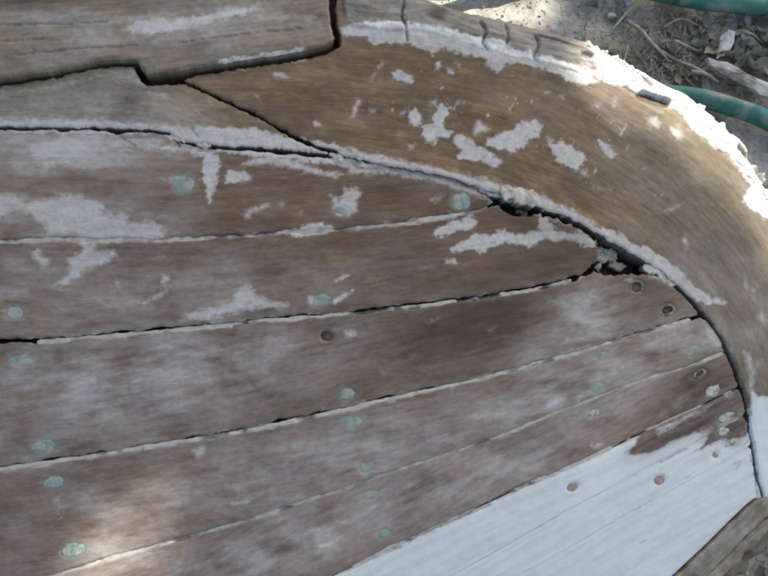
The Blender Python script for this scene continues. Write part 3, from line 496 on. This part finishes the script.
def cap_h(u, v, f):
    P, Hz, D, crk = mk4(u, v); di, s, _ = line_dist(u, v, CAP_IN); do, s2, _ = line_dist(u, v, CAP_OUT); t = di / (di + do + 1e-6)
    g = g4(u, v); rid = fbm(g[:, 0] * 22, g[:, 1] * 140, 4)
    h = 3.0 * MM + 2.5 * MM * np.sin(np.clip(t, 0, 1) * math.pi * .75) - 9 * MM * np.clip(t - .5, 0, 1)**2 / .25
    lay = fbm(g[:, 0] * 16 + 2, g[:, 1] * 95, 3); q = np.floor(lay * 5) + sstep(.0, .35, lay * 5 - np.floor(lay * 5)); wl = .35 + .65 * sstep(540, 620, u)
    return h + q * 1.1 * MM * wl + rid * 2.0 * MM + rough(u, v, 2.0 * MM, .02, 6) + sstep(560, 620, u) * rough(u, v, 1.5 * MM, .04, 6) + rough(u, v, .5 * MM, .2, 2) - crk * (1 + sstep(560, 620, u))
tag(piece('stem_edge', lambda u, v: poly_sd(u, v, cap_poly) - .5 + rough(u, v, 5, .05, 9) * sstep(560, 620, u) + rough(u, v, 2.5, .15, 9), (335, -40, 856, 474), boat, cap_h, 62 * MM, paint=cap_paint_and_sun, grain=g4, sp=1.2, bevel=(2.5, 3 * MM)), 'splintered outer edge of the stem, partly sunlit')

# ---- broken filler in the rabbet, putty in the plank seams
putty_t = lambda u, v, g: np.array((.30, .27, .225))[None] * (1 + .35 * fbm(u * .08, v * .08, 4)[:, None])
def filler(name, L, wfn, hfn, thick=8 * MM, pc=(.58, .56, .52), amt=.62, sp=1.0):
    L = np.asarray(L, float); pt, gr, mk = make_paint(putty_t, L, pc); seed = float(L[0, 1])
    def fld(u, v): d, s, sd = line_dist(u, v, L); return d - wfn(s, u, v) + rough(u, v, 1.6, .035, seed) + rough(u, v, 1.2, .12, seed) + rough(u, v, .6, .4, seed)
    def pnt(u, v, f, h):
        t, m, c = pt(u, v, f, h); m = m.copy(); m[:, 0] = np.clip(amt + .5 * fbm(u * .1, v * .1, 3), 0, 1); m[:, 1] = .3; m[:, 2] = np.clip(.4 * sstep(.05, .5, fbm(u * .07 + 5, v * .07, 4)), 0, 1); return t, m, c
    return piece(name, fld, (L[:, 0].min() - 10, L[:, 1].min() - 10, L[:, 0].max() + 10, L[:, 1].max() + 10), boat, hfn, thick, paint=pnt, grain=gr, sp=sp, bevel=(1.5, .8 * MM))
def seam(L, w0, miss, base, amt, pc=(.50, .48, .44), lo=.0):
    sd_ = float(L[3, 1])
    def hfn(u, v, f):
        k = fbm(u * .016 + sd_, v * .016, 4, .65); return -base * MM - miss * MM * sstep(.06 - lo, .34 - lo, k) + rough(u, v, .6 * MM, .05)
    return filler('seam_filler', L, lambda s, u, v: w0, hfn, pc=pc, amt=amt)
seam(SA[:-4], 5, 3.0, .7, .72)
seam(sub(SB, 34, 575) + (0, 2.6), 3.4, 8, .7, .8, lo=.05)
seam(SC[:-1] + (0, 2.0), 4.2, 4, .5, .9)
seam(SD[:-1], 4, 3, .7, .7)
seam(SE[:-1], 3.5, 5, .6, .75)
seam(SF[:-1], 3, .6, .3, .95, (.57, .61, .625))
seam(SG[:-1], 3, .2, .15, .98, (.585, .635, .655))
for Lp, wd, hh in [([(172, 137), (185, 138), (196, 141), (205, 143)], 4.2, 1.0), ([(392, 168), (425, 174), (460, 182), (476, 186)], 4.6, -1.0), ([(480, 186), (500, 192), (512, 197)], 4.5, 1.5), ([(507, 194), (518, 197), (528, 200)], 6.5, 6.0), ([(337, 157), (360, 163), (385, 168)], 3.6, 1.0),
                   ([(545, 206), (556, 209), (566, 213)], 3.0, 1.0), ([(607, 250), (613, 253), (619, 256)], 4.6, -8.0), ([(648, 268), (660, 274), (670, 283)], 4.0, .5), ([(603, 264), (608, 258), (611, 252)], 3, -7.0), ([(618, 262), (627, 265)], 3.0, -11.0), ([(560, 222), (572, 228), (582, 233)], 2.6, -5.0), ([(588, 236), (598, 242)], 2.2, -6.0), ([(520, 206), (530, 208)], 1.8, -10.0)]:
    filler('rabbet_filler', smooth_line(Lp, 4), lambda s, u, v, wd=wd: wd + .6 + rough(u, v, 5, .09, wd) + rough(u, v, 4.5 if wd < 4 else 2.0, .24, wd * 3), lambda u, v, f, hh=hh: hh * MM + rough(u, v, 3 * MM, .09) + (np.floor(fbm(u * .12, v * .2 + hh, 3) * 4) * .8 * MM if hh < -4 else 0), amt=.74 if hh > -4 else .42, pc=(.56, .52, .46))

# ---- rub rail along the sheer and its dark broken lip
g_rail = RAIL + (12, 8)
p5, g5, mk5 = make_paint(lambda u, v, g: np.array((.165, .150, .105))[None] * (1 + .5 * fbm(g[:, 0:1] * 20, g[:, 1:2] * 300, 4)), g_rail)
def rail_paint(u, v, f, h):
    t, m, c = p5(u, v, f, h); m = m.copy(); m[:, 0] *= .3; m[:, 1] = np.clip(.25 + .5 * fbm(u * .05, v * .05, 3), 0, .6); m[:, 2] = np.clip(.2 * fbm(u * .06, v * .06 + 4, 3) + .05, 0, .5); return t, m, c
N_ = np.array([.68, .73])
for o0, o1, hh, dk in [(1.8, 21, 4, 0), (22.5, 34, 2.0, .12), (35, 54, -10, .62)]:
    poly = np.vstack([RAIL + N_ * o0, (RAIL + N_ * o1)[::-1]])
    def rp(u, v, f, h, dk=dk):
        t, m, c = rail_paint(u, v, f, h); m[:, 2] = np.maximum(m[:, 2], dk * (1 + .7 * fbm(u * .08, v * .08, 3))).clip(0, .92); return t, m, c
    piece('rub_rail' if dk < .5 else 'rail_lip', lambda u, v, poly=poly, dk=dk: poly_sd(u, v, poly) + rough(u, v, 1.2 + 5 * dk, .1, dk * 5), (540, 455, 880, 760), boat, lambda u, v, f, hh=hh, dk=dk: hh * MM + rough(u, v, (.8 + 6 * dk) * MM, .07), 22 * MM, paint=rp, grain=g5, sp=1.3)

# ---- dark inside of the hull under the seams
inner = np.vstack([[(-195, -50), (340, -30)], CAP_OUT[CAP_OUT[:, 0] > 345] - (9, -9), [(820, 500)], (RAIL + N_ * 20)[::-1], [(300, 690), (-195, 650)]])
piece('inner_hull', lambda u, v: poly_sd(u, v, inner), (-200, -60, 850, 720), boat, -17 * MM, 40 * MM, sp=6, mats=(DARKW,))

# ---- screw heads, each under its plank
for s in SCREWS:
    if s[5] in ('hole', 'ring'):
        piece('sunk_screw', lambda u, v, s=s: ell_sd(u, v, s, .8), (s[0] - 16, s[1] - 16, s[0] + 16, s[1] + 16), planks[s[6]], lambda u, v, f, s=s: -2.6 * MM + rough(u, v, 1.5 * MM, .12, s[0]), 3 * MM, sp=1.0, mats=(SUNK,))
    if s[5] == 'hole': continue
    pl = planks[s[6]]; mt = {'v': VERD, 'p': VERD_PALE, 'r': RUST, 'ring': WASHER}[s[5]]
    if s[5] == 'ring':
        fl = lambda u, v, s=s: np.maximum(ell_sd(u, v, s) + rough(u, v, 1.0, .2, s[0]), -(ell_sd(u, v, s, -2.0) + rough(u, v, 1.2, .25, s[1])))
    else: fl = lambda u, v, s=s: ell_sd(u, v, s, 0) + rough(u, v, .34 * s[3], .14, s[0]) + rough(u, v, .12 * s[3], .4, s[0])
    def hs(u, v, f, s=s):
        a = math.radians(s[0] * 3.1); x = (u - s[0]) * math.cos(a) + (v - s[1]) * math.sin(a)
        return rough(u, v, .9 * MM, .012, min(s[6], 5)) + (s[6] % 2) * (.5 if s[6] < 5 else 0) * MM - .12 * MM + rough(u, v, .5 * MM, .15, s[1]) - (.3 * MM * sstep(1.6, .6, np.abs(x)) if s[5] == 'v' and s[2] > 9 else 0)
    piece('screw_head' if s[5] != 'ring' else 'screw_washer', fl, (s[0] - 16, s[1] - 16, s[0] + 16, s[1] + 16), pl, hs, 3.5 * MM, sp=.8, mats=(mt,), bevel=(1.5, .6 * MM))

# ------------------------------------------------------------------ ground
gx = np.concatenate([[-60, -20, -6, -2.5], np.arange(-1.5, 2.2, .012), [3, 6, 20, 60]]); gy = np.concatenate([[-60, -20, -6, -2.5], np.arange(-1.0, 1.6, .012), [2.5, 6, 20, 60]])
X, Y = np.meshgrid(gx, gy, indexing='ij'); inn = (abs(X) < 2.3) & (abs(Y) < 1.7)
Z = np.where(inn, fbm(X * 3, Y * 3, 3) * .012 + fbm(X * 22, Y * 22, 4) * .006 - .006, -.006)
idx = np.arange(X.size).reshape(X.shape); q = np.stack([idx[:-1, :-1], idx[1:, :-1], idx[1:, 1:], idx[:-1, 1:]], -1).reshape(-1, 4)
tag(link('ground', raw_mesh('ground', np.stack([X, Y, Z], -1).reshape(-1, 3), [q], (SOIL,))), kind='structure')
def gz(x, y):
    x = np.array([x]); y = np.array([y]); return float((fbm(x * 3, y * 3, 3) * .012 + fbm(x * 22, y * 22, 4) * .006 - .006)[0])
def gpt(u, v, lift=0):
    p = at(np.array(float(u)), np.array(float(v))); return Vector((p[0], p[1], gz(p[0], p[1]) + lift))

def tube(pts, rad, sides=6, close=True):
    pts = [Vector(p) for p in pts]; V, F = [], []
    for i, p in enumerate(pts):
        t = (pts[min(i + 1, len(pts) - 1)] - pts[max(i - 1, 0)]).normalized(); a = t.cross(Vector((0, 0, 1)))
        a = a.normalized() if a.length > 1e-4 else Vector((1, 0, 0)); b = a.cross(t).normalized(); r = rad[i] if hasattr(rad, '__len__') else rad
        for k in range(sides): w_ = 2 * math.pi * k / sides; V.append(p + a * math.cos(w_) * r + b * math.sin(w_) * r)
    for i in range(len(pts) - 1):
        for k in range(sides): F.append((i * sides + k, i * sides + (k + 1) % sides, (i + 1) * sides + (k + 1) % sides, (i + 1) * sides + k))
    if close: F.append(tuple(range(sides))[::-1]); F.append(tuple((len(pts) - 1) * sides + k for k in range(sides)))
    return V, F
def pyobj(name, V, F, mat, parent=None, smooth=True):
    me = bpy.data.meshes.new(name); me.from_pydata([tuple(v_) for v_ in V], [], F); me.materials.append(mat)
    me.polygons.foreach_set('use_smooth', [smooth] * len(me.polygons)); me.update(); return link(name, me, parent)

# hoses
def hose(image_px, r, label):  # path given in image pixels, projected to ground level
    L = smooth_line(image_px, 8); P = [at(np.array(a), np.array(b), r + .002) for a, b in L]
    V, F = tube(P, r, 16); return tag(pyobj('garden_hose', V, F, HOSE), label, 'hose')
hose([(600, 84), (660, 93), (700, 98), (735, 108), (768, 121), (820, 155), (880, 200), (960, 270)], .0118, 'green garden hose emerging from behind the sunlit stem edge')
hose([(300, -34), (400, -14), (447, -9), (490, -20), (560, -32), (620, -20), (660, -7), (710, 2), (768, 6), (850, 4), (950, -10)], .0118, 'green garden hose along the top right edge of the picture')

# bark strip, wood chip
def slab(image_px, th, lift, name, mat, label, cat, tilt=0, curl=.004):  # outline given in image pixels, projected onto the ground
    P = np.array(image_px, float); c = P.mean(0); V, F = [], []; n = len(P); rings = [(1.0, 0), (.97, 1), (.6, 1), (.25, 1)]
    base = [gpt(*(c + (p - c))) for p in P]
    for sc_, up in rings:
        for k, p in enumerate(P):
            q_ = gpt(*(c + (p - c) * sc_)); q_.z = gz(q_.x, q_.y) + lift + (th if up else 0) + curl * (1 - sc_) + tilt * (p[0] - c[0]) * sc_ + random.uniform(-1, 1) * .0008; V.append(q_)
    for r_ in range(3):
        for k in range(n): F.append((r_ * n + k, r_ * n + (k + 1) % n, (r_ + 1) * n + (k + 1) % n, (r_ + 1) * n + k))
    F.append(tuple(3 * n + k for k in range(n))); F.append(tuple(range(n))[::-1])
    return tag(pyobj(name, V, F, mat, smooth=False), label, cat)
slab([(703,62),(712,66),(722,68),(732,74),(742,80),(752,84),(762,88),(775,94),(790,100),(788,108),(770,103),(756,101),(748,95),(738,92),(726,84),(715,78),(706,70)], .005, .014, 'bark_strip', BARK, 'long pale strip of peeled bark lying above the lower hose', 'bark')
slab([(719,38),(726,34),(732,36),(731,47),(727,55),(720,54),(716,56),(718,46)], .004, .012, 'wood_chip', CHIP, 'pale grey upright wood chip above the bark strip', 'wood chip', .00025)
slab([(608,12),(614,10),(618,13),(613,17),(608,16)], .003, .006, 'wood_chip', CHIP, 'small white wood chip near the sunlit patch of ground', 'wood chip')
slab([(623,-4),(632,-5),(636,0),(628,3)], .003, .005, 'wood_chip', CHIP, 'small white wood chip at the top edge of the picture', 'wood chip')
# twigs
TW = [([(628,20),(642,33),(655,45),(668,56),(690,68),(716,81)], .0026, 'long thin pale twig slanting down towards the lower hose'), ([(660,43),(675,42),(688,46),(702,53)], .0024, 'short pale twig ending at the bark strip'), ([(640,32),(652,44),(668,60),(672,61)], .002, 'short forked twig beside the long slanting twig'),
      ([(632,6),(622,18),(612,30)], .0018, 'thin twig just right of the small white chip'), ([(690,74),(706,78),(718,83)], .003, 'brown stick end under the bark strip'), ([(664,26),(680,20),(700,24),(712,22)], .0014, 'bent straw coloured twig above the short pale twig'), ([(740,34),(752,38),(764,46)], .0016, 'thin twig right of the pale grey chip')]
for L, r, lab in TW:
    S = smooth_line(L, 6); n = len(S); P = [gpt(a, b, .011 + .002 * math.sin(i * .35)) for i, (a, b) in enumerate(S)]
    V, F = tube(P, [r * (1.15 - .6 * i / n) for i in range(n)], 6); tag(pyobj('twig', V, F, TWIG), lab, 'twig')
# dry leaves: four curled blades shared by all leaves
def leaf_mesh(k):
    n = 7; V, F = [], []
    for i in range(n):
        t = i / (n - 1); wd = (.42 + .1 * (k % 2)) * math.sin(math.pi * min(1, t * .93 + .05)) ** .8
        for j, s in enumerate((-1, -.5, 0, .5, 1)):
            V.append((t - .5, s * wd * .5, .10 * (1 + k % 3) * s * s + .18 * (t - .5)**2 * (k - 1) + .03 * math.sin(9 * t + s * 3 + k)))
    for i in range(n - 1):
        for j in range(4): a = i * 5 + j; F.append((a, a + 1, a + 6, a + 5))
    me = bpy.data.meshes.new('dry_leaf'); me.from_pydata(V, [], F); me.polygons.foreach_set('use_smooth', [True] * len(F)); me.materials.append(LEAF[k % 3]); me.update(); return me
LM = [leaf_mesh(k) for k in range(6)]
def ground_visible(u, v):
    L = CAP_OUT; vv = np.interp(u, L[:, 0], L[:, 1]); return v < vv - 3
cnt = 0
while cnt < 120:
    if cnt < 84: u, v = random.gauss(735, 42), random.gauss(55, 26)
    else: u, v = random.uniform(590, 775), random.uniform(0, 105)
    if not (560 < u < 785 and -6 < v < 150 and ground_visible(u, v)): continue
    if 600 < u < 690 and v < 45 and random.random() < .5: continue
    if v > 55 and abs((v - 66) - (u - 712) * .47 - 6) < 17 and u > 698 and random.random() < .8: continue
    o = link('dry_leaf', random.choice(LM)); p = gpt(u, v, random.uniform(.003, .009)); s = random.uniform(.013, .030)
    o.location = p; o.scale = (s, s, s); o.rotation_euler = (random.gauss(0, .35), random.gauss(0, .35), random.uniform(0, 6.28))
    tag(o, 'small curled dry leaf among the leaf litter beyond the stem', 'leaf', 'dry leaves on the ground beyond the stem'); cnt += 1
cnt = 0
while cnt < 14:
    u, v = random.uniform(748, 800), random.uniform(540, 610)
    if (u - 748) * .73 + (v - 575) * .73 < 4: continue
    o = link('dry_leaf', random.choice(LM)); s = random.uniform(.012, .022); o.location = gpt(u, v, random.uniform(.003, .008)); o.scale = (s, s, s); o.rotation_euler = (random.gauss(0, .35), random.gauss(0, .35), random.uniform(0, 6.28))
    tag(o, 'small dry leaf on the ground below the rub rail', 'leaf', 'dry leaves below the rub rail'); cnt += 1
# straw and crumbs: nobody could count them
V, F = [], []
for k in range(330):
    u, v = random.gauss(672, 50), random.gauss(32, 28)
    if k % 7 == 0: u, v = random.uniform(735, 800), random.uniform(540, 620)
    p = gpt(u, v); a = random.gauss(-.5, .9); ln = random.uniform(.012, .05); bend = random.gauss(0, .5); pts = []
    for i in range(5):
        t = i / 4; ang = a + bend * t; pts.append(p + Vector((math.cos(ang) * ln * t, math.sin(ang) * ln * t, .003 + .007 * math.sin(t * 3.1) * random.random())))
    v2, f2 = tube(pts, random.uniform(.0004, .0011), 4); o = len(V); V += v2; F += [tuple(i + o for i in f) for f in f2]
tag(pyobj('straw_litter', V, F, STRAW), 'fine dry straw and grass stalks scattered over the soil', 'straw', kind='stuff')
V, F = [], []
for k in range(2600):
    u, v = random.uniform(420, 800), random.uniform(-40, 150)
    if k % 8 == 0: u, v = random.uniform(730, 820), random.uniform(540, 640)
    p = gpt(u, v); r = random.uniform(.001, .0032) * (1.5 if random.random() < .08 else 1); o = len(V)
    for dx, dy, dz in ((1, 0, 0), (-1, 0, 0), (0, 1, 0), (0, -1, 0), (0, 0, 1), (0, 0, -1)):
        V.append(p + Vector((dx, dy, dz * .7)) * r * random.uniform(.6, 1.3) + Vector((random.uniform(-1, 1), random.uniform(-1, 1), 0)) * r * .3)
    F += [tuple(o + i for i in t) for t in ((0, 2, 4), (2, 1, 4), (1, 3, 4), (3, 0, 4), (2, 0, 5), (1, 2, 5), (3, 1, 5), (0, 3, 5))]
tag(pyobj('soil_crumbs', V, F, SOIL, smooth=False), 'crumbs of dry soil and grit on the ground', 'soil', kind='stuff')

# ------------------------------------------------------------------ unseen tree added to shade the boat, its crown gaps shaped to light chosen patches (up the sun's side)
e1 = np.cross(SUN, [0, 0, 1.0]); e1 /= np.linalg.norm(e1); e2 = np.cross(e1, SUN)
lit = []
def lit_pts(pts): lit.append(np.stack([pts @ e1, pts @ e2], 1))
_l = np.linspace(0, 1, 60)
def lerp_line(L, t): L = np.asarray(L); s = np.linspace(0, 1, len(L)); return np.stack([np.interp(t, s, L[:, 0]), np.interp(t, s, L[:, 1])], 1)
for L in ([(596, 50), (625, 66), (655, 86), (690, 105), (720, 130), (745, 155), (770, 192), (800, 240)], [(600, 45), (640, 70), (690, 98), (740, 145), (775, 195)], [(606, 62), (650, 92)]):
    q_ = lerp_line(L, _l); P, nn = skin(q_[:, 0], q_[:, 1]); lit_pts(P + nn * .006)
gp = at(np.array([445., 455., 470, 485, 500, 515, 530, 470, 500, 515]), np.array([-8., -2., 1, 2, 4, 6, 7, -14, -8, -4])); lit_pts(gp)
spot_, _n = skin(np.array([112.0, 124.0]), np.array([548.0, 580.0])); spot2d = np.stack([spot_ @ e1, spot_ @ e2], 1)
lit = np.concatenate(lit)
def crown_leaves(center, rad, n, clear, spot_r):
    out = []
    while sum(len(o) for o in out) < n:
        p = RNG.normal(size=(4000, 3)); p /= np.linalg.norm(p, axis=1)[:, None]; p = p * (RNG.random((4000, 1)) ** (1 / 3)) * np.array(rad) + center
        q2 = np.stack([p @ e1, p @ e2], 1); d = np.min(np.linalg.norm(q2[:, None] - lit[None], axis=2), axis=1); ds = np.min(np.linalg.norm(q2[:, None] - spot2d[None], axis=2), axis=1)
        out.append(p[(d > clear) & (ds > spot_r)])
    return np.concatenate(out)[:n]
mid_p = np.array([0.1, 0.15, 0.15]); CC = mid_p + SUN * 4.6
LP = crown_leaves(CC, (1.25, 1.25, 1.15), 30000, .045, .039)
N = len(LP); a = RNG.normal(size=(N, 3)); a /= np.linalg.norm(a, axis=1)[:, None]; b = np.cross(a, RNG.normal(size=(N, 3))); b /= np.linalg.norm(b, axis=1)[:, None]; sz = RNG.uniform(.022, .038, (N, 1))
VL = np.stack([LP - a * sz * 1.2, LP + b * sz * .6 - a * .1 * sz, LP + a * sz * 1.2, LP - b * sz * .6 - a * .1 * sz], 1).reshape(-1, 3); FL = np.arange(4 * N).reshape(-1, 4)
tree = bpy.data.objects.new('added_shade_tree', None); COL.objects.link(tree); tree.location = (CC[0] + .3, CC[1] + .3, 0)
tag(tree, 'unseen leafy tree added beyond the upper right corner to shade the boat', 'tree')
crown = link('crown', raw_mesh('crown', VL - np.array(tree.location), [FL], (TREE_LEAF,)), tree)
tv, tf = tube([(0, 0, -.05), (.03, .02, .8), (-.05, 0, 1.6), (-.2, -.15, 2.4)], [.16, .12, .10, .07], 12); pyobj('trunk', tv, tf, TREE_BARK, tree)
for k in range(5):
    w_ = k * 1.3; tv, tf = tube([(-.05, 0, 1.7 + .1 * k), (.25 * math.cos(w_) - .2, .25 * math.sin(w_) - .2, 2.3 + .1 * k), (.8 * math.cos(w_) - .3, .8 * math.sin(w_) - .3, 3.0 + .1 * k)], [.05, .035, .012], 8); pyobj('limb', tv, tf, TREE_BARK, tree)
